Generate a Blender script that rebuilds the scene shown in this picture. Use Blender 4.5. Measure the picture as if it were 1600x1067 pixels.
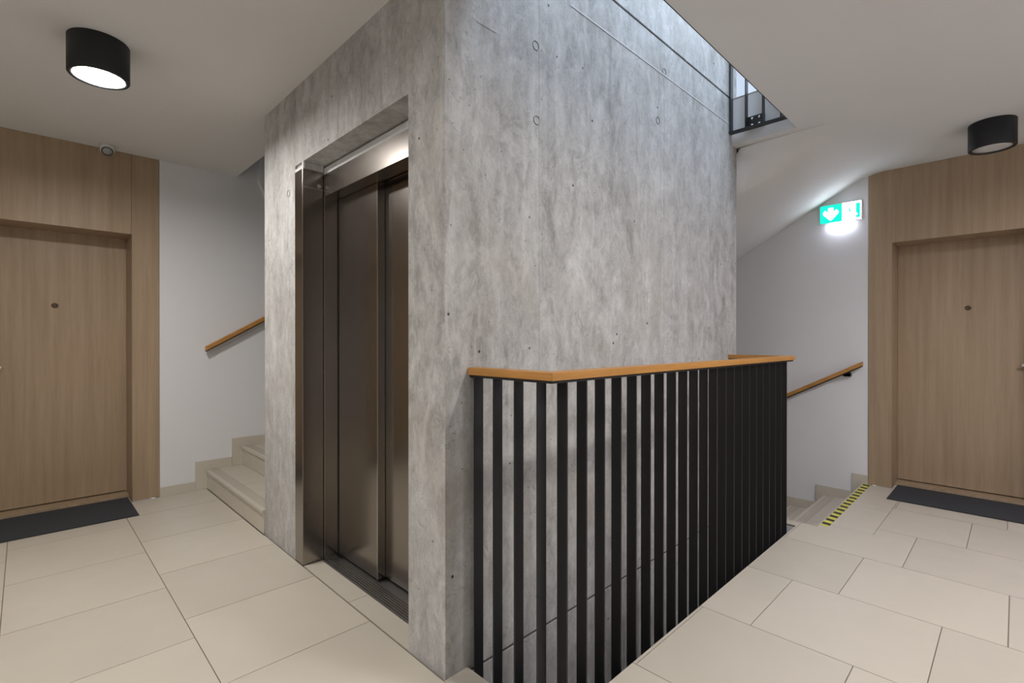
import bpy, bmesh, math, random
from mathutils import Vector, Matrix
random.seed(7)
for o in list(bpy.data.objects): bpy.data.objects.remove(o, do_unlink=True)
SC = bpy.context.scene
COL = SC.collection

# ------------------------------------------------------------------ camera
YAW, PITCH, FPX = 0.7943, -0.0027, 774.88
cam = bpy.data.cameras.new('camera'); cam.sensor_width = 36.0; cam.lens = FPX / 1600 * 36.0
cam.clip_start = 0.02
co = bpy.data.objects.new('camera', cam); COL.objects.link(co); SC.camera = co
co.location = (0, 0, 1.2)
fw = Vector((math.cos(YAW) * math.cos(PITCH), math.sin(YAW) * math.cos(PITCH), math.sin(PITCH)))
co.rotation_euler = fw.to_track_quat('-Z', 'Y').to_euler()

# ------------------------------------------------------------------ world, light, exposure
w = bpy.data.worlds.new('world'); SC.world = w; w.use_nodes = True
w.node_tree.nodes['Background'].inputs[0].default_value = (0.75, 0.83, 1.0, 1)
w.node_tree.nodes['Background'].inputs[1].default_value = 0.3
SC.view_settings.view_transform = 'Standard'; SC.view_settings.look = 'None'
SC.view_settings.gamma = 1.0; SC.view_settings.use_curve_mapping = False
SC.view_settings.exposure = 1.58
LAMP = 105.0            # radiance of a lit ceiling lamp
def area(name, loc, rot, sx, sy, power, col):
    l = bpy.data.lights.new(name, 'AREA'); l.shape = 'RECTANGLE'; l.size = sx; l.size_y = sy
    l.energy = power; l.color = col
    o = bpy.data.objects.new(name, l); COL.objects.link(o); o.location = loc; o.rotation_euler = rot
    return o
# cool daylight from one storey up: an unseen area light, no skylight built
area('stairwell_daylight', (2.3, 0.15, 5.40), (0, 0, 0), 3.0, 1.5, 100.0, (0.66, 0.80, 1.0))

# ------------------------------------------------------------------ dimensions (metres)
X0, Y0, Y1 = 1.056, 1.411, 3.25        # elevator shaft: front face, side face, rear face
X1 = 3.64                              # far end of the shaft
YL, XR = 4.595, 4.995                  # left and right apartment walls
H, FF = 2.575, 2.9                     # ceiling, storey height
XM, YM = -1.7, -1.7                    # the walls behind the camera
VX0, VX1, VY = 1.158, 3.56, 1.0        # stairwell slot beside the shaft
RISE = FF / 19.0

# ------------------------------------------------------------------ materials
def mat(name, col, rough=0.5, metal=0.0, spec=0.5):
    m = bpy.data.materials.new(name); m.use_nodes = True
    b = m.node_tree.nodes['Principled BSDF']
    b.inputs['Base Color'].default_value = (*col, 1); b.inputs['Roughness'].default_value = rough
    b.inputs['Metallic'].default_value = metal; b.inputs['Specular IOR Level'].default_value = spec
    return m
class NT:
    def __init__(s, m):
        s.t = m.node_tree; s.b = s.t.nodes['Principled BSDF']
        s.pos = s.t.nodes.new('ShaderNodeNewGeometry').outputs['Position']
    def n(s, typ, **kw):
        nd = s.t.nodes.new('ShaderNode' + typ)
        for k, v in kw.items(): setattr(nd, k, v)
        return nd
    def l(s, a, b): s.t.links.new(a, b)
    def scaled(s, sc, loc=(0, 0, 0)):
        mp = s.n('Mapping'); s.l(s.pos, mp.inputs['Vector']); mp.inputs['Scale'].default_value = sc
        mp.inputs['Location'].default_value = loc
        return mp.outputs[0]
    def noise(s, sc, scale=1.0, detail=4, rough=0.55, loc=(0, 0, 0), dist=0.0):
        nd = s.n('TexNoise'); s.l(s.scaled(sc, loc), nd.inputs['Vector'])
        nd.inputs['Scale'].default_value = scale; nd.inputs['Detail'].default_value = detail
        nd.inputs['Roughness'].default_value = rough; nd.inputs['Distortion'].default_value = dist
        return nd.outputs['Fac']
    def rng(s, v, a, b, c, d):
        nd = s.n('MapRange'); s.l(v, nd.inputs[0])
        for i, x in enumerate((a, b, c, d)): nd.inputs[1 + i].default_value = x
        return nd.outputs[0]
    def math(s, op, a, b):
        nd = s.n('Math', operation=op)
        for i, x in enumerate((a, b)):
            if hasattr(x, 'node'): s.l(x, nd.inputs[i])
            else: nd.inputs[i].default_value = x
        return nd.outputs[0]
    def ramp(s, v, stops):
        nd = s.n('ValToRGB'); s.l(v, nd.inputs[0]); e = nd.color_ramp.elements
        while len(e) < len(stops): e.new(0.5)
        for el, (p, c) in zip(e, stops): el.position = p; el.color = (*c, 1)
        return nd.outputs[0]
    def mix(s, f, a, b, mode='MIX'):
        nd = s.n('Mix', data_type='RGBA', blend_type=mode)
        for i, x in ((0, f), (6, a), (7, b)):
            if hasattr(x, 'node'): s.l(x, nd.inputs[i])
            elif i: nd.inputs[i].default_value = (*x, 1)
            else: nd.inputs[i].default_value = x
        return nd.outputs[2]
    def bump(s, v, strength, dist=0.01):
        nd = s.n('Bump'); s.l(v, nd.inputs['Height']); nd.inputs['Strength'].default_value = strength
        nd.inputs['Distance'].default_value = dist; s.l(nd.outputs[0], s.b.inputs['Normal'])
    def base(s, c): s.l(c, s.b.inputs['Base Color'])
    def rough(s, v): s.l(v, s.b.inputs['Roughness'])

def plaster(name, col, rough=0.85):
    m = mat(name, col, rough, spec=0.25); t = NT(m)
    n = t.noise((2, 2, 2), 1.0, 3)
    t.base(t.mix(n, tuple(c * 0.97 for c in col), tuple(min(1, c * 1.02) for c in col)))
    t.bump(t.noise((160, 160, 160), 1.0, 2), 0.08, 0.002)
    return m
M_WALL = plaster('white_wall_paint', (0.75, 0.75, 0.765))
M_CEIL = plaster('white_ceiling_paint', (0.705, 0.70, 0.69))

def concrete():
    m = mat('fair_faced_concrete', (0.4, 0.4, 0.4), 0.7, spec=0.3); t = NT(m)
    streak = t.noise((8, 8, 0.8), 1.0, 6, 0.6, dist=0.5)
    cloud = t.noise((1.3, 1.3, 1.0), 1.0, 4, 0.55)
    patch = t.noise((6.5, 6.5, 3.6), 1.0, 6, 0.62, (4, 1, 2), 1.6)
    smear = t.noise((26, 26, 17), 1.0, 6, 0.68, (2, 5, 1), 1.0)
    fine = t.noise((90, 90, 70), 1.0, 4, 0.7)
    v = t.math('ADD', t.math('MULTIPLY', streak, 0.27), t.math('MULTIPLY', cloud, 0.26))
    v = t.math('ADD', v, t.math('MULTIPLY', patch, 0.34))
    v = t.math('ADD', v, t.math('MULTIPLY', smear, 0.30))
    v = t.math('ADD', v, t.math('MULTIPLY', fine, 0.13))
    c = t.ramp(v, [(0.52, (0.275, 0.267, 0.253)), (0.615, (0.41, 0.402, 0.388)), (0.695, (0.50, 0.495, 0.482)), (0.80, (0.64, 0.635, 0.62))])
    wash = t.rng(t.noise((11, 11, 1.3), 1.0, 5, 0.6, (9, 3, 5), 0.8), 0.58, 0.72, 0.0, 0.45)
    c = t.mix(wash, c, (0.63, 0.63, 0.615))
    st = t.rng(t.noise((2.4, 2.4, 1.9), 1.0, 6, 0.65, (1, 7, 3), 0.8), 0.50, 0.68, 0.0, 0.45)
    c = t.mix(st, c, (0.33, 0.295, 0.255))
    bl = t.rng(t.noise((9, 9, 4.2), 1.0, 8, 0.70, (3, 8, 6), 0.7), 0.54, 0.62, 0.0, 0.30)
    c = t.mix(bl, c, (0.66, 0.655, 0.64))
    bd = t.rng(t.noise((13, 13, 6.5), 1.0, 8, 0.74, (7, 2, 4), 0.7), 0.54, 0.66, 0.0, 0.34)
    c = t.mix(bd, c, (0.225, 0.215, 0.20))
    # thin dark tide lines where wet patches dried
    cn = t.math('ABSOLUTE', t.math('SUBTRACT', t.noise((5, 5, 4), 1.0, 5, 0.6, (6, 2, 8), 1.2), 0.5), 0.0)
    tide = t.math('MULTIPLY', t.rng(cn, 0.0, 0.010, 0.75, 0.0), t.rng(smear, 0.42, 0.6, 0.0, 1.0))
    c = t.mix(tide, c, (0.24, 0.23, 0.215))
    # blow holes
    vo = t.n('TexVoronoi'); t.l(t.scaled((7.5, 7.5, 7.5)), vo.inputs['Vector']); vo.inputs['Scale'].default_value = 1.0
    pit = t.rng(vo.outputs['Distance'], 0.036, 0.055, 1.0, 0.0)
    c = t.mix(pit, c, (0.06, 0.055, 0.05))
    vo2 = t.n('TexVoronoi'); t.l(t.scaled((15, 15, 15), (3, 3, 3)), vo2.inputs['Vector']); vo2.inputs['Scale'].default_value = 1.0
    pit2 = t.rng(vo2.outputs['Distance'], 0.034, 0.055, 0.85, 0.0)
    c = t.mix(pit2, c, (0.08, 0.075, 0.07))
    t.base(c)
    t.bump(t.math('ADD', t.math('MULTIPLY', patch, 0.7), t.math('MULTIPLY', fine, 0.25)), 0.22, 0.006)
    return m
M_CONC = concrete()
M_CONC_L = mat('pale_concrete', (0.58, 0.58, 0.57), 0.8)
M_CONC_D = mat('dark_concrete_joint', (0.10, 0.097, 0.093), 0.85)

def wood(name, a, b, sc=26.0, along=(1, 1, 0.035), rough=0.45):
    m = mat(name, a, rough, spec=0.35); t = NT(m)
    g = t.noise(tuple(sc * k for k in along), 1.0, 6, 0.62, dist=0.15)
    g2 = t.noise(tuple(sc * 7 * k for k in along), 1.0, 3, 0.6)
    v = t.math('ADD', t.math('MULTIPLY', g, 0.75), t.math('MULTIPLY', g2, 0.30))
    t.base(t.ramp(v, [(0.30, a), (0.72, b)]))
    t.bump(g2, 0.05, 0.001)
    return m
M_WOOD = wood('limed_oak_veneer', (0.290, 0.205, 0.128), (0.420, 0.312, 0.208))
M_OAKX = wood('oiled_oak_handrail', (0.36, 0.165, 0.040), (0.56, 0.28, 0.080), 40.0, (0.05, 1, 1), 0.35)
M_OAKY = wood('oiled_oak_handrail_end', (0.36, 0.165, 0.040), (0.56, 0.28, 0.080), 40.0, (1, 0.05, 1), 0.35)

def tile_mat():
    m = mat('beige_porcelain_tile', (0.5, 0.45, 0.37), 0.34, spec=0.5); t = NT(m)
    oi = t.n('ObjectInfo')
    n = t.noise((3, 3, 3), 1.0, 5, 0.6)
    c = t.mix(n, (0.545, 0.500, 0.420), (0.60, 0.552, 0.470))
    var = t.rng(oi.outputs['Random'], 0, 1, 0.96, 1.03)
    cb = t.n('CombineColor'); 
    for i in range(3): t.l(var, cb.inputs[i])
    t.base(t.mix(1.0, c, cb.outputs[0], 'MULTIPLY'))
    t.rough(t.rng(t.noise((8, 8, 8), 1.0, 4), 0.3, 0.7, 0.30, 0.42))
    t.bump(t.noise((120, 120, 120), 1.0, 2), 0.03, 0.001)
    return m
M_TILE = tile_mat()
M_GROUT = mat('brown_grey_grout', (0.20, 0.17, 0.14), 0.9)
M_GRIP = mat('grey_brown_grip_line', (0.40, 0.36, 0.29), 0.8)

def steel(name, col, r0, r1):
    m = mat(name, col, r0, 1.0); t = NT(m)
    t.b.inputs['Roughness'].default_value = r0
    t.base(t.mix(t.noise((2, 2, 1.2), 1.0, 3), tuple(c * 0.9 for c in col), tuple(c * 1.08 for c in col)))
    return m
M_STEEL = steel('brushed_stainless_steel', (0.33, 0.302, 0.275), 0.22, 0.34)
M_STEELD = steel('brushed_steel_sill', (0.46, 0.46, 0.46), 0.4, 0.5)
M_DARK = mat('gap_shade_black', (0.012, 0.012, 0.012), 0.9)  # near-black that stands in for shade behind the elevator doors
M_BLACK = mat('black_powder_coat', (0.013, 0.013, 0.014), 0.42, spec=0.45)
M_CHROME = mat('bright_bolt', (0.75, 0.75, 0.75), 0.22, 1.0)
M_NICKEL = mat('satin_nickel', (0.55, 0.52, 0.47), 0.28, 1.0)
M_BRONZE = mat('dark_bronze', (0.10, 0.075, 0.05), 0.35, 0.6)
M_LAMPB = mat('anthracite_lamp_housing', (0.018, 0.019, 0.021), 0.5, spec=0.3)
M_WPLAST = mat('white_plastic', (0.72, 0.72, 0.70), 0.4)
M_LENS = mat('grey_lens', (0.33, 0.33, 0.33), 0.2)
M_RIM = mat('dark_lens_ring', (0.06, 0.06, 0.06), 0.4)
M_DIFFOFF = mat('frosted_lamp_diffuser', (0.62, 0.62, 0.62), 0.45)
M_YEL = mat('yellow_tape', (0.72, 0.66, 0.10), 0.5)
M_BLK = mat('black_tape_stripe', (0.03, 0.03, 0.025), 0.5)
def mat_mat():
    m = mat('charcoal_mat_pile', (0.04, 0.042, 0.046), 0.95, spec=0.1); t = NT(m)
    n = t.noise((300, 300, 300), 1.0, 2)
    t.base(t.mix(n, (0.028, 0.029, 0.032), (0.085, 0.088, 0.095))); t.bump(n, 0.6, 0.004)
    return m
M_MAT = mat_mat()
def emit(name, col, s):
    m = mat(name, (0, 0, 0), 0.5); b = m.node_tree.nodes['Principled BSDF']
    b.inputs['Emission Color'].default_value = (*col, 1); b.inputs['Emission Strength'].default_value = s
    return m
M_LAMPON = emit('lit_lamp_diffuser', (1.0, 0.965, 0.93), LAMP)
M_LAMPCOOL = emit('lit_lamp_diffuser_cool', (0.94, 0.92, 1.0), LAMP * 1.4)
M_SGREEN = emit('lit_sign_green', (0.0, 0.78, 0.50), 0.52)
M_SWHITE = emit('lit_sign_white', (0.80, 0.87, 1.0), 4.6)
M_SLED = emit('lit_sign_led_strip', (0.80, 0.84, 1.0), 24.0)
M_SFIG = emit('dim_sign_green_figure', (0.0, 0.45, 0.35), 0.9)

# ------------------------------------------------------------------ mesh helpers
def me_boxes(name, boxes, org=(0, 0, 0)):
    """several axis aligned boxes (x0,x1,y0,y1,z0,z1) in one mesh, stored relative to org"""
    V, F = [], []
    for (a, b, c, d, e, f) in boxes:
        i = len(V)
        V += [(x - org[0], y - org[1], z - org[2]) for z in (e, f) for (x, y) in ((a, c), (b, c), (b, d), (a, d))]
        F += [tuple(i + k for k in q) for q in ((3, 2, 1, 0), (4, 5, 6, 7), (0, 1, 5, 4), (1, 2, 6, 5), (2, 3, 7, 6), (3, 0, 4, 7))]
    m = bpy.data.meshes.new(name); m.from_pydata(V, [], F); m.update(); return m
def me_prism(name, poly, axis, a, b, org=(0, 0, 0)):
    """polygon extruded along axis (0,1,2) from a to b; poly holds the other two coordinates in order"""
    def P(u, v, w):
        p = [u, v]; p.insert(axis, w); return tuple(p[i] - org[i] for i in range(3))
    n = len(poly); V = [P(u, v, a) for u, v in poly] + [P(u, v, b) for u, v in poly]
    F = [tuple(range(n - 1, -1, -1)), tuple(range(n, 2 * n))] + [(i, (i + 1) % n, n + (i + 1) % n, n + i) for i in range(n)]
    m = bpy.data.meshes.new(name); m.from_pydata(V, [], F)
    bm = bmesh.new(); bm.from_mesh(m); bmesh.ops.recalc_face_normals(bm, faces=bm.faces); bm.to_mesh(m); bm.free()
    return m
def me_lathe(name, prof, seg=48, axis='Z'):
    """profile [(r, z)...] turned around the z axis"""
    V, F = [], []
    n = len(prof)
    for i in range(seg):
        a = 2 * math.pi * i / seg
        for r, z in prof: V.append((r * math.cos(a), r * math.sin(a), z))
    for i in range(seg):
        for j in range(n - 1):
            F.append((i * n + j, ((i + 1) % seg) * n + j, ((i + 1) % seg) * n + j + 1, i * n + j + 1))
    m = bpy.data.meshes.new(name); m.from_pydata(V, [], F)
    bm = bmesh.new(); bm.from_mesh(m); bmesh.ops.remove_doubles(bm, verts=bm.verts, dist=1e-6)
    bmesh.ops.recalc_face_normals(bm, faces=bm.faces); bm.to_mesh(m); bm.free()
    if axis == 'X': m.transform(Matrix.Rotation(math.pi / 2, 4, 'Y'))
    if axis == 'Y': m.transform(Matrix.Rotation(-math.pi / 2, 4, 'X'))
    for p in m.polygons: p.use_smooth = True
    return m
def ob(name, me, m, parent=None, loc=(0, 0, 0), bevel=0.0, label=None):
    o = bpy.data.objects.new(name, me); COL.objects.link(o)
    if m and not me.materials: me.materials.append(m)
    o.location = loc
    if parent: o.parent = parent
    if bevel:
        b = o.modifiers.new('bevel', 'BEVEL'); b.width = bevel; b.segments = 2; b.limit_method = 'ANGLE'
        b.harden_normals = False
    if label: o['label'] = label
    return o
def tag(o, label, cat, group=None):
    o['label'] = label; o['category'] = cat
    if group: o['group'] = group
    return o
def empty(name, loc):
    o = bpy.data.objects.new(name, None); COL.objects.link(o); o.location = loc; o.empty_display_size = 0.1
    return o
def struct(name, me, m):
    o = ob(name, me, m); o['kind'] = 'structure'; return o
def part(name, parent, boxes, m, bevel=0.0, label=None):
    """boxes in world coordinates below a parent that is only translated"""
    org = Vector(parent.location)
    pp = parent.parent
    while pp: org += Vector(pp.location); pp = pp.parent
    return ob(name, me_boxes(name, boxes, org), m, parent, bevel=bevel, label=label)
def copy_tree(o, parent=None):
    c = o.copy(); COL.objects.link(c)
    if parent: c.parent = parent
    for ch in list(o.children): copy_tree(ch, c)
    return c

# ================================================================== THE SETTING
ZB, ZT = -3.3, 5.5
# ---- floor slab and ceiling slab
def slab_boxes(zb, zt, ceiling):
    xl = 1.275 if ceiling else 1.05
    yr = 0.864 if ceiling else 0.893
    return [(XM, VX0, YM, Y0, zb, zt), (XM, X0 + (0.1 if not ceiling else 0), Y0, Y1, zb, zt), (XM, xl, Y1, YL, zb, zt)] + ([] if ceiling else [(-0.31, 0.57, YL, YL + 0.36, zb, zt), (XR, XR + 0.36, -0.18, 0.71, zb, zt)]) + [
            (VX0, VX1, YM, VY, zb, zt), (VX1, XR, YM, yr, zb, zt), (VX1, X1, yr, Y0, zb, zt)]
floor = struct('floor', me_boxes('floor', slab_boxes(-0.325, -0.004, False)), M_GROUT)
ceiling = struct('ceiling', me_boxes('ceiling', slab_boxes(H, FF - 0.012, True)), M_CEIL)
ob('floor_finish', me_boxes('floor_finish', slab_boxes(FF - 0.0115, FF, False)), M_GRIP, ceiling)
# painted edge of our own slab along the slot
ob('slab_edge', me_boxes('slab_edge', [(VX0, VX1, VY, VY + 0.003, -0.325, -0.013), (VX0, VX0 + 0.003, VY, Y0, -0.325, -0.013), (VX1 - 0.003, VX1, VY, Y0, -0.325, -0.013)]), M_WALL, floor)

# ---- floor tiles, one object each
GAP = 0.0036
EX = [1.05 + 0.5627 * k for k in range(-5, 8)]
OFF = {-5: 2.1, -4: 1.94, -3: 2.13, -2: 2.322, -1: 1.935, 0: 0.61, 1: 0.42, 2: 0.217, 3: 0.022, 4: 0.422, 5: 0.202, 6: 0.04}
REG = [(XM, 1.0535, Y0, Y1), (XM, 1.044, Y1, YL - 0.001), (XM, VX0, YM, Y0), (VX0, VX1, YM, VY), (VX1, XR, YM, 0.617), (VX1, 3.73, 0.617, 0.895), (VX1, X1, 0.895, Y0)]
TILE_CACHE = {}
def tile_obj(boxes):
    cx, cy = boxes[0][0], boxes[0][2]
    key = tuple(round(v - (cx, cx, cy, cy)[i], 4) for b in boxes for i, v in enumerate(b))
    if key not in TILE_CACHE:
        TILE_CACHE[key] = me_boxes('tile', [(*b, -0.004, 0.0) for b in boxes], (cx, cy, 0))
    return ob('tile', TILE_CACHE[key], M_TILE, floor, (cx, cy, 0))
for k in range(-5, 7):
    xa, xb = EX[k + 5] + GAP / 2, EX[k + 6] - GAP / 2
    m0 = OFF[k] - 20 * 0.567
    for j in range(40):
        ya, yb = m0 + j * 0.567 + GAP / 2, m0 + (j + 1) * 0.567 - GAP / 2
        bx = []
        for r in REG:
            a, b, c, d = max(xa, r[0]), min(xb, r[1]), max(ya, r[2]), min(yb, r[3])
            if b - a > 0.012 and d - c > 0.004: bx.append((a, b, c, d))
        if bx: tile_obj(bx)
for a, b in ((3.732, 4.30), (4.303, 4.866), (4.869, XR)): tile_obj([(a, b, 0.620, 0.895)])
for a, b in ((1.647, 2.139), (2.142, 2.653)): tile_obj([(1.0565, 1.1535, a, b)])
tile_obj([(-0.299, 0.564, YL + 0.001, YL + 0.148)]); tile_obj([(XR + 0.001, XR + 0.148, -0.169, 0.705)])

# ---- painted walls
struct('wall_left', me_boxes('wall_left', [(0.735, XR, YL, YL + 0.2, ZB, ZT), (XM, 0.735, YL, YL + 0.2, H, ZT), (XM, 0.735, YL, YL + 0.2, ZB, -0.33), (XM, 0.735, YL + 0.36, YL + 0.44, -0.33, H)]), M_WALL)
struct('wall_right', me_boxes('wall_right', [(XR, XR + 0.2, 0.866, YL + 0.2, ZB, ZT), (XR, XR + 0.2, YM, 0.866, H, ZT), (XR, XR + 0.2, YM, 0.866, ZB, -0.33), (XR + 0.36, XR + 0.44, YM, 0.866, -0.33, H)]), M_WALL)
struct('wall_rear', me_boxes('wall_rear', [(XM - 0.2, XM, YM - 0.2, YL + 0.2, ZB, ZT)]), M_WALL)
struct('wall_front', me_boxes('wall_front', [(XM, XR + 0.2, YM - 0.2, YM, ZB, ZT)]), M_WALL)
struct('ceiling', me_boxes('ceiling', [(XM, XR, YM, YL, ZT - 0.05, ZT)]), M_CEIL)
struct('floor', me_boxes('floor', [(XM, XR, YM, YL, ZB, ZB + 0.1)]), M_GRIP)

# ---- concrete elevator shaft
YO0, YO1, ZO = 1.645, 2.763, 2.15     # opening in the front face
TJ, LJ = 2.893, -0.019                # pour joints
def split(b, zs=(LJ, TJ)):
    out, z = [], b[4]
    for j in zs: out.append((*b[:4], z, j - 0.007)); z = j + 0.007
    out.append((*b[:4], z, b[5])); return out
TW = 0.25
sf = struct('wall_shaft_front', me_boxes('wall_shaft_front',
    split((X0, X0 + TW, Y0, YO0, ZB, ZT)) + split((X0, X0 + TW, YO1, Y1, ZB, ZT)) +
    [(X0, X0 + TW, YO0, YO1, ZO, TJ - 0.007), (X0, X0 + TW, YO0, YO1, TJ + 0.007, ZT), (X0 + 0.105, X0 + TW, YO0, YO1, ZB, -0.012)]), M_CONC)
ss = struct('wall_shaft_side', me_boxes('wall_shaft_side', split((X0 + TW, X1, Y0, Y0 + 0.2, ZB, ZT))), M_CONC)
struct('wall_shaft_rear', me_boxes('wall_shaft_rear', [(X0 + TW, X1, Y1 - 0.2, Y1, ZB, ZT)]), M_CONC)
struct('wall_shaft_end', me_boxes('wall_shaft_end', [(X1 - 0.2, X1, Y0 + 0.2, Y1 - 0.2, ZB, ZT)]), M_CONC)
ob('pour_joint', me_boxes('pour_joint', [(X0 + TW, X1 - 0.002, Y0 + 0.006, Y0 + 0.05, z - 0.008, z + 0.008) for z in (TJ, LJ)]), M_CONC_D, ss)
ob('pour_joint', me_boxes('pour_joint', [(X0 + 0.006, X0 + TW, Y0 + 0.006, YO0 - 0.002, z - 0.008, z + 0.008) for z in (TJ, LJ)]), M_CONC_D, sf)
# formwork ridges left between the shutter panels (thin raised fins)
def ridge(parent, b, m=M_CONC_L): ob('formwork_ridge', me_boxes('formwork_ridge', [b]), m, parent)
e = 0.0022
ridge(ss, (1.75, X1 - 0.01, Y0 - e, Y0 + 0.001, 2.705, 2.712))
for xx, za, zb in ((1.545, 0.9, 2.68), (2.60, 1.2, 2.70), (3.20, 0.8, 2.3)):
    ridge(ss, (xx, xx + 0.004, Y0 - 0.0015, Y0 + 0.001, za, zb), M_CONC)
ridge(sf, (1.20, 1.42 - 0.12, Y0 - 0.0015, Y0 + 0.001, 2.385, 2.390), M_CONC)
# shutter tie marks: a ring pressed into the face round a plugged hole
tie = me_lathe('tie_mark', [(0.0172, -0.001), (0.0172, 0.0006), (0.0186, 0.0010), (0.0194, 0.0004), (0.0194, -0.001)], 20, 'Y')
tie.materials.append(M_CONC_D)
for xx, zz in ((1.524, 2.43), (1.530, 2.12), (2.60, 2.728), (2.53, 2.43)):
    ob('tie_mark', tie, None, ss, (xx, Y0 - 0.0006, zz))
tie2 = me_lathe('tie_mark', [(0.0172, -0.001), (0.0172, 0.0006), (0.0186, 0.0010), (0.0194, 0.0004), (0.0194, -0.001)], 20, 'X')
tie2.materials.append(M_CONC_D)
ob('tie_mark', tie2, None, sf, (X0 - 0.0006, 2.86, 2.02))

# ---- the stairs around the shaft
def grips(parent, horiz, u0, a, b, z, sgn):
    bx = []
    for i in range(5):
        u = u0 + sgn * (0.030 + 0.013 * i)
        bx.append((u, u + 0.004, a, b, z, z + 0.0012) if horiz == 'x' else (a, b, u, u + 0.004, z, z + 0.0012))
    o = part('grip_lines', parent, bx, M_GRIP); o['kind'] = 'stuff'
RUNX, RUNY = 0.264, 0.27
def flight_left(z0, label):
    """climbs in +x behind the shaft, ten risers, then the corner landing"""
    t = empty('stair_flight', (1.05, Y1, z0)); tag(t, label, 'stairs', 'flights of the tiled staircase')
    org = tuple(t.location)
    xs = [1.050 + RUNX * k for k in range(10)]
    a, b = Y1 + 0.003, YL - 0.012
    prof = [(1.06, -0.02)]
    for k in range(9): prof += [(xs[k] + 0.012, RISE * (k + 1) - 0.02), (xs[k + 1] + 0.012, RISE * (k + 1) - 0.02)]
    prof[0] = (xs[0] + 0.012, 0.001)
    prof += [(xs[9] + 0.012, RISE * 10 - 0.02), (XR - 0.012, RISE * 10 - 0.02), (XR - 0.012, RISE * 10 - 0.2), (3.62, RISE * 10 - 0.2), (1.32, RISE * 0.6), (1.32, 0.001)]
    ob('flight_slab', me_prism('flight_slab', [(x, z + z0) for x, z in prof], 1, a, b, org), M_WALL, t)
    for k in range(10):
        z = z0 + RISE * (k + 1)
        part('riser', t, [(xs[k], xs[k] + 0.012, a, b, z - RISE + 0.001, z - 0.02)], M_TILE)
        x2 = xs[k] + RUNX if k < 9 else XR - 0.012
        ym = 3.93 + 0.13 * (k % 3)
        for c, d in ((a, ym - 0.001), (ym + 0.001, b)):
            part('tread', t, [(xs[k] - 0.012, x2, c, d, z - 0.02, z)], M_TILE, 0.002)
        grips(t, 'x', xs[k] - 0.012, a, b, z, 1)
    return t
def flight_right(z0, label):
    """drops in +y along the right wall from the floor at z0, nine risers down to the landing"""
    t = empty('stair_flight', (X1, 0.895, z0)); tag(t, label, 'stairs', 'flights of the tiled staircase')
    org = tuple(t.location)
    ys = [0.895 + RUNY * k for k in range(9)]
    a, b = X1 + 0.003, XR - 0.012
    zl = -RISE * 9 - 0.02
    prof = []
    for k in range(9):
        prof += [(ys[k] - 0.004, -RISE * k - 0.02 if k else -0.013), (ys[k] - 0.004, -RISE * (k + 1) - 0.02)]
    prof += [(Y1, zl), (Y1, zl - 0.13), (3.0, zl - 0.13), (0.891, -0.26)]
    ob('flight_slab', me_prism('flight_slab', [(y, z + z0) for y, z in prof], 0, X1 + 0.30, XR - 0.012, org), M_CEIL, t)
    # plastered underside, running smoothly out of the flat ceiling and up to the landing edge
    V, F = [], []
    NX, NY = 24, 60
    for j in range(NY + 1):
        y = 0.744 + (Y1 - 0.744) * (j / NY) ** 1.3
        d = y - 0.864; rr = 0.12
        zs = 0.5517 * ((d + rr) ** 2 / (4 * rr) if d < rr else d)
        ww = 0.42 * max(0.0, min(1.0, (1.43 - y) / 0.3))
        zs = min(zs, RISE * 9 + 0.2 - 0.325) if y > 2.5 else zs
        for i in range(NX + 1):
            u = i / NX
            x = X1 + 0.001 + (XR - X1 - 0.002) * u * u if i < NX else XR - 0.001
            tt = min(1.0, (x - X1) / ww) if ww > 0.001 else 1.0
            V.append((x - org[0], y - org[1], -0.3255 - zs * math.sin(tt * math.pi / 2)))
    for j in range(NY):
        for i in range(NX):
            a0 = j * (NX + 1) + i
            F.append((a0, a0 + NX + 1, a0 + NX + 2, a0 + 1))
    sm_ = bpy.data.meshes.new('soffit'); sm_.from_pydata(V, [], F)
    for p in sm_.polygons: p.use_smooth = True
    ob('soffit', sm_, M_CEIL, t)
    for k in range(9):
        z = z0 - RISE * (k + 1)
        part('riser', t, [(a, b, ys[k] - 0.004, ys[k] + 0.008, z + 0.001, z + RISE - 0.02)], M_TILE)
        y2 = ys[k] + RUNY + 0.004 if k < 8 else Y1
        if k < 8 or True:
            xm = 4.2 + 0.2 * (k % 2)
            for c, d in ((a, xm - 0.001), (xm + 0.001, b)):
                part('tread', t, [(c, d, ys[k] + 0.008, y2 + (0.010 if k < 8 else 0), z - 0.02, z)], M_TILE, 0.002)
            if k < 8: grips(t, 'y', y2 + 0.010, a, b, z, -1)
    part('nosing', t, [(a, b, 0.8955, 0.905, z0 - 0.02, z0)], M_TILE)
    return t
flight_left(0.0, 'beige tiled stairs climbing behind the concrete shaft on the left')
flight_left(FF, 'dark underside of the next flight above the stairs on the left')
flight_right(0.0, 'beige tiled stairs going down past the hazard tape on the right')
flight_right(FF, 'white sloping underside of a stair flight above the green exit sign')

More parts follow.
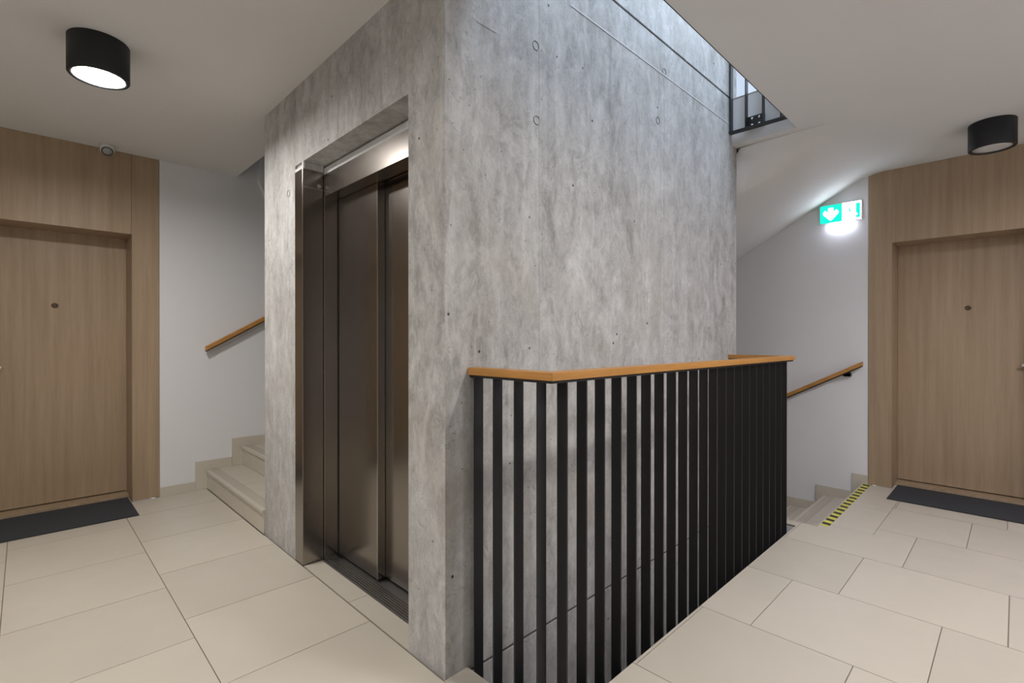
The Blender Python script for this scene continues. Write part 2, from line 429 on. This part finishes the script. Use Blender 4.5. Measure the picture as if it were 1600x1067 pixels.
# ---- stepped skirting tiles
bl = empty('baseboard_left', (0.735, YL, 0)); bl['kind'] = 'structure'
def skt(parent, b): part('skirting_tile', parent, [b], M_TILE)
y_a, y_b = YL - 0.010, YL
skt(bl, (0.737, 0.967, y_a, y_b, 0.0005, 0.072))
for k in range(0, 10):
    xa = 0.968 + RUNX * k
    skt(bl, (xa, xa + RUNX - 0.002, y_a, y_b, RISE * k + 0.0005, RISE * (k + 1) + 0.075))
br = empty('baseboard_right', (XR, 0.866, 0)); br['kind'] = 'structure'
for k in range(0, 8):
    ya = 0.868 if k == 0 else 0.974 + RUNY * (k - 1)
    yb = 0.972 + RUNY * k
    part('skirting_tile', br, [(XR - 0.010, XR, ya, yb, -RISE * (k + 1) + 0.001 if k else 0.001, -RISE * k + 0.077)] + ([(XR - 0.010, XR, 0.907, yb, -RISE, 0.001)] if k == 0 else []), M_TILE)
# plaster downstand high up behind the shaft
ob('plaster_downstand', me_prism('plaster_downstand', [(1.434, 2.56), (1.60, 2.20), (1.60, 2.87), (1.434, 2.87)], 1, YL - 0.05, YL + 0.01), M_WALL, bpy.data.objects['wall_left'])

# ---- apartment doors with their oak cladding
def door_left():
    t = empty('door_1', (0.13, YL, 0)); t['kind'] = 'structure'
    xa, xb, zt = -0.30, 0.565, 1.983
    part('side_panel', t, [(xb + 0.001, 0.733, YL - 0.004, YL + 0.3000, 0.004, H)], M_WOOD, 0.001)
    part('side_panel', t, [(xa - 0.168, xa - 0.001, YL - 0.004, YL + 0.3000, 0.004, H)], M_WOOD, 0.001)
    part('over_panel', t, [(xa, xb, YL - 0.004, YL + 0.3000, zt, H)], M_WOOD, 0.001)
    part('side_panel', t, [(XM, xa - 0.170, YL - 0.004, YL + 0.3000, 0.004, H)], M_WOOD, 0.001)
    lf = part('door_leaf', t, [(xa + 0.004, xb - 0.004, YL + 0.2800, YL + 0.3300, 0.03, zt - 0.002)], M_WOOD, 0.001)
    part('frame_lip', t, [(xa, xb, YL + 0.2750, YL + 0.2950, zt - 0.012, zt), (xb - 0.008, xb, YL + 0.2750, YL + 0.2950, 0.03, zt)], M_WOOD)
    part('threshold', t, [(xa, xb, YL + 0.150, YL + 0.335, 0.0, 0.022)], M_WOOD, 0.002)
    ph = ob('peephole', me_lathe('peephole', [(0.0, -0.002), (0.006, -0.002), (0.008, -0.006), (0.015, -0.005), (0.019, 0.0), (0.0, 0.0)], 24, 'Y'), M_BRONZE, lf, (0.155 - 0.13, 0.2795, 1.450), label='small metal peephole')
    part('door_handle', lf, [(-0.25, -0.11, YL + 0.2300, YL + 0.2450, 1.00, 1.02), (-0.25, -0.235, YL + 0.2300, YL + 0.2800, 1.00, 1.02)], M_NICKEL, 0.004)
    return t
def door_right():
    t = empty('door_2', (XR, 0.26, 0)); t['kind'] = 'structure'
    ya, yb, zt = -0.17, 0.706, 1.986
    part('side_panel', t, [(XR - 0.004, XR + 0.3000, yb + 0.001, 0.864, 0.004, H)], M_WOOD, 0.001)
    part('over_panel', t, [(XR - 0.004, XR + 0.3000, ya, yb, zt, H)], M_WOOD, 0.001)
    part('side_panel', t, [(XR - 0.004, XR + 0.3000, ya - 0.168, ya - 0.001, 0.004, H)], M_WOOD, 0.001)
    part('side_panel', t, [(XR - 0.004, XR + 0.3000, YM, ya - 0.170, 0.004, H)], M_WOOD, 0.001)
    lf = part('door_leaf', t, [(XR + 0.2800, XR + 0.3300, ya + 0.004, yb - 0.004, 0.03, zt - 0.002)], M_WOOD, 0.001)
    part('frame_lip', t, [(XR + 0.2750, XR + 0.2950, ya, yb, zt - 0.012, zt), (XR + 0.2750, XR + 0.2950, yb - 0.008, yb, 0.03, zt)], M_WOOD)
    part('threshold', t, [(XR + 0.150, XR + 0.335, ya, yb, 0.0, 0.022)], M_WOOD, 0.002)
    ob('peephole', me_lathe('peephole', [(0.0, -0.002), (0.006, -0.002), (0.008, -0.006), (0.015, -0.005), (0.019, 0.0), (0.0, 0.0)], 24, 'X'), M_BRONZE, lf, (0.2795, 0.268 - 0.26, 1.452), label='small metal peephole')
    part('door_handle', lf, [(XR + 0.2300, XR + 0.2450, -0.135, -0.02, 1.005, 1.025), (XR + 0.2300, XR + 0.2800, -0.135, -0.118, 1.005, 1.025)], M_NICKEL, 0.006)
    return t
door_left(); door_right()

# ================================================================== THE THINGS
# ---- elevator entrance
el = empty('elevator_entrance', (1.155, 2.15, 0))
tag(el, 'brushed steel elevator doors and frame in the concrete shaft', 'elevator')
jb = part('jamb', el, [(X0 - 0.004, 1.164, 2.657, YO1 - 0.002, 0.001, 2.112)], M_STEEL, 0.002)
part('jamb_seam', jb, [(X0 + 0.002, 1.1635, 2.6562, 2.6575, 2.015, 2.018)], M_CHROME)
ob('emergency_key_hole', me_lathe('emergency_key_hole', [(0.0, 0.0), (0.007, 0.0), (0.009, 0.002), (0.011, 0.0), (0.011, -0.001)], 20, 'Y'), M_NICKEL, jb, (1.142 - 1.155, 2.6565 - 2.15, 2.035)).rotation_euler = (math.pi, 0, 0)
for z in (1.387, 0.638):
    ob('screw', me_lathe('screw', [(0.0, -0.003), (0.004, -0.0025), (0.006, 0.0), (0.0, 0.0)], 12, 'X'), M_CHROME, jb, (X0 - 0.004 - 1.155, 2.755 - 2.15, z))
part('inner_jamb', el, [(1.166, 1.30, 2.650, 2.70, 0.001, 2.09)], M_STEEL, 0.0015)
part('inner_jamb', el, [(1.166, 1.30, YO0 + 0.002, YO0 + 0.055, 0.001, 2.09)], M_STEEL, 0.0015)
part('header', el, [(1.164, 1.243, YO0 + 0.056, 2.6495, 1.98, 2.10), (1.243, 1.31, YO0 + 0.056, 2.6495, 1.997, 2.10)], M_STEEL, 0.0015)
part('header_backing', el, [(1.168, 1.31, YO0 + 0.002, 2.66, 2.101, 2.138)], M_CONC_L)  # paler concrete puts the light on this strip into its colour
part('cap_filler', el, [(X0 - 0.002, 1.07, 2.668, YO1 - 0.004, 2.113, 2.128), (X0 - 0.002, 1.064, 2.650, 2.668, 2.113, 2.148)], M_WALL, label='white plaster filler')
part('cap_block', el, [(1.066, 1.164, 2.650, YO1 - 0.004, 2.113, 2.148)], M_CONC)
d1 = part('door_leaf', el, [(1.246, 1.2865, 2.217, 2.642, 0.012, 1.995)], M_STEEL, 0.0015)
part('edge_strip', d1, [(1.244, 1.2465, 2.2165, 2.2205, 0.014, 1.978)], M_CHROME)
part('door_leaf', el, [(1.288, 1.31, YO0 + 0.04, 2.235, 0.012, 1.995)], M_STEEL, 0.0015)
part('door_shade_panel', el, [(1.312, 1.33, YO0 - 0.0, 2.70, 0.0, 2.14), (1.2440, 1.247, 2.6425, 2.650, 0.005, 1.98)], M_DARK)  # added black panel blocks shaft light; black strip stands in for gap shade
sl = part('sill', el, [(1.156, 1.30, YO0 + 0.002, 2.650, -0.011, 0.001)], M_STEELD)
for i in range(6):
    part('sill_groove', sl, [(1.166 + 0.013 * i, 1.170 + 0.013 * i, YO0 + 0.004, 2.649, 0.001, 0.0016)], M_STEEL)

# ---- balustrade round the slot
BD, BT, PITCHB = 0.041, 0.006, 0.1033
RT, RB = 1.100, 1.073
def balustrade(label):
    t = empty('balustrade', (VX0, VY, 0)); tag(t, label, 'railing', 'black balustrades of the stairwell slot')
    ox, oy = VX0, VY
    def prism(name, poly, z0, z1, m, bev=0.0):
        return ob(name, me_prism(name, [(x - ox, y - oy) for x, y in poly], 2, z0, z1), m, t, bevel=bev)
    a, b, ff = 1.158, 1.213, 1.003       # short side rail: x range, long side front face
    W = 0.055; xe = 3.550; we = Y0 - 0.001
    prism('handrail', [(a, ff), (b, ff + W), (b, we), (a, we)], RB, RT, M_OAKY, 0.002)
    prism('handrail', [(a, ff), (xe, ff), (xe - W, ff + W), (b, ff + W)], RB, RT, M_OAKX, 0.002)
    prism('handrail', [(xe, ff), (xe, we), (xe - W, we), (xe - W, ff + W)], RB, RT, M_OAKY, 0.002)
    i0, i1 = 0.009, 0.048
    def ring(name, z0, z1):
        bx = [(a + i0, a + i1, ff + i0, we), (a + i1, xe - i1, ff + i0, ff + i1), (xe - i1, xe - i0, ff + i0, we)]
        return part(name, t, [(*q, z0, z1) for q in bx], M_BLACK)
    ring('top_flat', RB - 0.009, RB - 0.0005)
    ring('bottom_flat', -0.262, -0.250)
    ml = me_boxes('baluster', [(0, BT, 0, BD, -0.250, RB - 0.009)])
    ms = me_boxes('baluster', [(0, BD, 0, BT, -0.250, RB - 0.009)])
    ml.materials.append(M_BLACK); ms.materials.append(M_BLACK)
    y0b = ff + 0.0085
    n = 0
    x = 1.240
    while x < 3.50:
        ob('baluster', ml, None, t, (x - ox, y0b - oy, 0)); x += PITCHB
    for y in (1.069, 1.172, 1.276, 1.379): ob('baluster', ms, None, t, (a + 0.007 - ox, y - oy, 0))
    for y in (1.075, 1.186, 1.296, 1.396): ob('baluster', ms, None, t, (xe - 0.007 - BD - ox, y - oy, 0))
    bolt = me_lathe('bolt', [(0.0, -0.006), (0.006, -0.0055), (0.009, -0.003), (0.009, 0.0), (0.0, 0.0)], 12, 'X')
    bolt.materials.append(M_CHROME)
    p = part('fixing_plate', t, [(xe - 0.008, VX1 - 0.001, 1.190, 1.298, -0.250, -0.172)], M_BLACK)
    for y in (1.222, 1.270):
        for z in (-0.190, -0.234): ob('bolt', bolt, None, p, (xe - 0.008 - ox, y - oy, z))
    for xx in (1.45, 2.17, 2.89):
        part('fixing_plate', t, [(xx, xx + 0.10, VY + 0.004, ff + 0.0085, -0.250, -0.172)], M_BLACK)
    part('fixing_plate', t, [(VX0 + 0.0035, a + 0.008, 1.18, 1.27, -0.250, -0.172)], M_BLACK)
    return t
bal = balustrade('black vertical bar balustrade with oak handrail round the stairwell slot')
bal2 = copy_tree(bal); bal2.location.z = FF
tag(bal2, 'black balustrade one storey up, seen through the opening in the ceiling', 'railing', 'black balustrades of the stairwell slot')

# ---- oak handrails on the walls
def wall_rail(name, axis, p0, p1, wall, label):
    """p0, p1: (u, top z) at both ends; axis x: rail on the left wall, axis y: rail on the right wall"""
    (u0, z0), (u1, z1) = p0, p1
    hh = 0.034
    if axis == 'x':
        org = (u0, YL, z0); t = empty(name, org)
        mk = lambda nm, o0, o1, d0, d1, m, bev=0: ob(nm, me_prism(nm, [(u0, z0 - o1), (u1, z1 - o1), (u1, z1 - o0), (u0, z0 - o0)], 1, YL - d1, YL - d0, org), m, t, bevel=bev)
    else:
        org = (XR, u0, z0); t = empty(name, org)
        mk = lambda nm, o0, o1, d0, d1, m, bev=0: ob(nm, me_prism(nm, [(u0, z0 - o1), (u1, z1 - o1), (u1, z1 - o0), (u0, z0 - o0)], 0, XR - d1, XR - d0, org), m, t, bevel=bev)
    mk('rail', 0, hh, 0.035, 0.080, M_OAKX if axis == 'x' else M_OAKY, 0.002)
    mk('flat_bar', hh + 0.0004, hh + 0.009, 0.042, 0.073, M_BLACK)
    for f in ((0.25, 0.75) if axis == 'x' else (0.04, 0.62)):
        u = u0 + (u1 - u0) * f; z = z0 + (z1 - z0) * f - hh - 0.009
        if axis == 'x': bx = [(u, u + 0.05, YL - 0.065, YL, z - 0.012, z + 0.002)]
        else: bx = [(XR - 0.065, XR, u, u + 0.05, z - 0.040, z - 0.016), (XR - 0.065, XR - 0.05, u, u + 0.05, z - 0.04, z + 0.004)]
        part('bracket', t, bx, M_BLACK)
    return tag(t, label, 'handrail', 'oak wall handrails')
wall_rail('wall_handrail', 'x', (1.030, 1.150), (3.4, 1.150 + 2.37 * 0.578), YL, 'oak handrail rising along the white wall on the left')
wall_rail('wall_handrail', 'y', (0.893, 1.023), (3.0, 1.023 - 2.107 * 0.540), XR, 'oak handrail sloping down the white wall under the exit sign')

# ---- ceiling lamps
def lamp(x, y, lit, label):
    t = empty('ceiling_lamp', (x, y, H)); tag(t, label, 'ceiling lamp', 'black drum ceiling lamps')
    R, hh = 0.1145, 0.165
    ob('housing', me_lathe('housing', [(0.0, -0.0005), (R - 0.002, -0.0005), (R, -0.003), (R, -hh + 0.004), (R - 0.003, -hh), (R - 0.018, -hh), (R - 0.020, -hh + 0.003), (R - 0.020, -hh + 0.03), (0.0, -hh + 0.03)], 64), M_LAMPB, t)
    ob('diffuser', me_lathe('diffuser', [(0.0, -hh + 0.002), (0.05, -hh + 0.003), (R - 0.021, -hh + 0.006), (R - 0.021, -hh + 0.028), (0.0, -hh + 0.028)], 64), {True: M_LAMPON, False: M_DIFFOFF, 'cool': M_LAMPCOOL}[lit], t)
    return t
lamp(0.247, 2.975, True, 'lit black drum ceiling lamp near the left door')
lamp(4.365, 0.112, False, 'unlit black drum ceiling lamp near the right door')
lamp(1.75, -0.15, True, 'lit black drum ceiling lamp overhead, outside the picture on the right')
lamp(3.35, -0.95, 'cool', 'lit black drum ceiling lamp added out of view to brighten the right side')  # added unseen lamp, lifts the dim right wall and stairs
lamp(-0.75, 0.9, True, 'lit black drum ceiling lamp overhead, outside the picture on the left')

# ---- motion detector on the ceiling
t = empty('motion_detector', (0.418, 4.50, H)); tag(t, 'small round white motion detector on the ceiling above the left door', 'sensor')
ob('base', me_lathe('base', [(0, -0.0005), (0.046, -0.0005), (0.046, -0.012), (0.040, -0.016), (0, -0.016)], 40), M_WPLAST, t)
hd = ob('head', me_lathe('head', [(0, 0.0), (0.030, 0.0), (0.034, -0.010), (0.036, -0.038), (0.033, -0.046), (0, -0.046)], 40), M_WPLAST, t, (0, 0, -0.014))
hd.rotation_euler = (math.radians(-42), math.radians(5), 0); hd.scale = (1.12, 1.12, 1.12)
ob('lens_ring', me_lathe('lens_ring', [(0.031, -0.045), (0.031, -0.0485), (0.026, -0.0485), (0.026, -0.045)], 40), M_RIM, hd)
ob('lens', me_lathe('lens', [(0, -0.056), (0.014, -0.054), (0.0255, -0.0465), (0.0255, -0.045), (0, -0.045)], 40), M_LENS, hd)

# ---- door mats
def doormat(b, label):
    t = empty('doormat', (b[0], b[2], 0)); tag(t, label, 'doormat', 'charcoal doormats')
    part('mat_backing', t, [(*b, 0.0003, 0.003)], M_BLK)
    part('mat_pile', t, [(b[0] + 0.004, b[1] - 0.004, b[2] + 0.004, b[3] - 0.004, 0.003, 0.008)], M_MAT, 0.002)
doormat((-0.29, 0.558, 4.205, 4.738), 'charcoal doormat in front of the left oak door')
doormat((4.640, 5.138, -0.16, 0.690), 'charcoal doormat in front of the right oak door')

# ---- hazard tape at the head of the stairs
t = empty('hazard_tape', (3.69, 0.845, 0)); tag(t, 'yellow and black striped hazard tape at the top of the stairs', 'tape')
TX0, TX1, TY0, TY1 = 3.685, 4.993, 0.845, 0.893
part('yellow_strip', t, [(TX0, TX1, TY0, TY1, 0.0002, 0.0012)], M_YEL)
n = 14; pt = (TX1 - TX0) / n
sm = me_prism('stripe', [(0, 0), (0.043, 0), (0.043 + 0.012, TY1 - TY0), (0.012, TY1 - TY0)], 2, 0.0012, 0.0018); sm.materials.append(M_BLK)
for i in range(n): ob('stripe', sm, None, t, (0.018 + i * pt, 0, 0))

# ---- exit sign
SY0, SY1, SZ0, SZ1 = 0.909, 1.207, 2.213, 2.364
SX = XR - 0.034
t = empty('exit_sign', (XR, 1.06, SZ0)); tag(t, 'lit green emergency exit sign on the white wall beside the right door', 'sign')
part('housing', t, [(SX + 0.004, XR, SY0 - 0.002, SY1 + 0.002, SZ0 - 0.004, SZ1 + 0.002)], M_WPLAST, 0.002)
ym = SY1 - 0.163
part('arrow_panel', t, [(SX, SX + 0.004, ym, SY1, SZ0, SZ1)], M_SGREEN)
part('door_panel', t, [(SX, SX + 0.004, SY0, ym - 0.001, SZ0, SZ1)], M_SWHITE)
def sign_poly(name, pts, m, d=0.001):
    # pts: (u to the right as seen from the hall, z) measured from the sign's left bottom corner
    o = ob(name, me_prism(name, [(SY1 - u, SZ0 + z) for u, z in pts], 0, SX - d, SX - 0.0001, tuple(t.location)), m, t); return o
cx = 0.080
sign_poly('arrow', [(cx - 0.018, 0.125), (cx + 0.018, 0.125), (cx + 0.018, 0.085), (cx + 0.043, 0.108), (cx + 0.056, 0.092), (cx + 0.056, 0.075), (cx + 0.006, 0.022), (cx - 0.006, 0.022), (cx - 0.056, 0.075), (cx - 0.056, 0.092), (cx - 0.043, 0.108), (cx - 0.018, 0.085)], M_SWHITE)
sign_poly('door_strip', [(0.262, 0.012), (0.292, 0.012), (0.292, 0.136), (0.262, 0.136), (0.262, 0.060), (0.275, 0.040), (0.262, 0.034)], M_SGREEN)
hx, hz = 0.203, 0.118
sign_poly('figure_head', [(hx + 0.007 * math.cos(a * math.pi / 6), hz + 0.007 * math.sin(a * math.pi / 6)) for a in range(12)], M_SFIG)
sign_poly('figure_body', [(0.207, 0.104), (0.216, 0.106), (0.228, 0.076), (0.222, 0.070), (0.214, 0.078)], M_SFIG)
sign_poly('figure_arm', [(0.216, 0.106), (0.236, 0.110), (0.246, 0.098), (0.243, 0.096), (0.234, 0.105), (0.217, 0.102)], M_SFIG)
sign_poly('figure_arm', [(0.207, 0.104), (0.190, 0.098), (0.184, 0.084), (0.187, 0.083), (0.193, 0.094), (0.208, 0.099)], M_SFIG)
sign_poly('figure_leg', [(0.222, 0.074), (0.228, 0.076), (0.243, 0.058), (0.258, 0.040), (0.253, 0.037), (0.238, 0.054)], M_SFIG)
sign_poly('figure_leg', [(0.214, 0.078), (0.222, 0.072), (0.212, 0.052), (0.188, 0.044), (0.187, 0.049), (0.208, 0.057)], M_SFIG)
part('led_strip', t, [(SX + 0.002, SX + 0.024, 0.983, 1.132, SZ0 - 0.013, SZ0 - 0.0045)], M_SLED, 0.002)
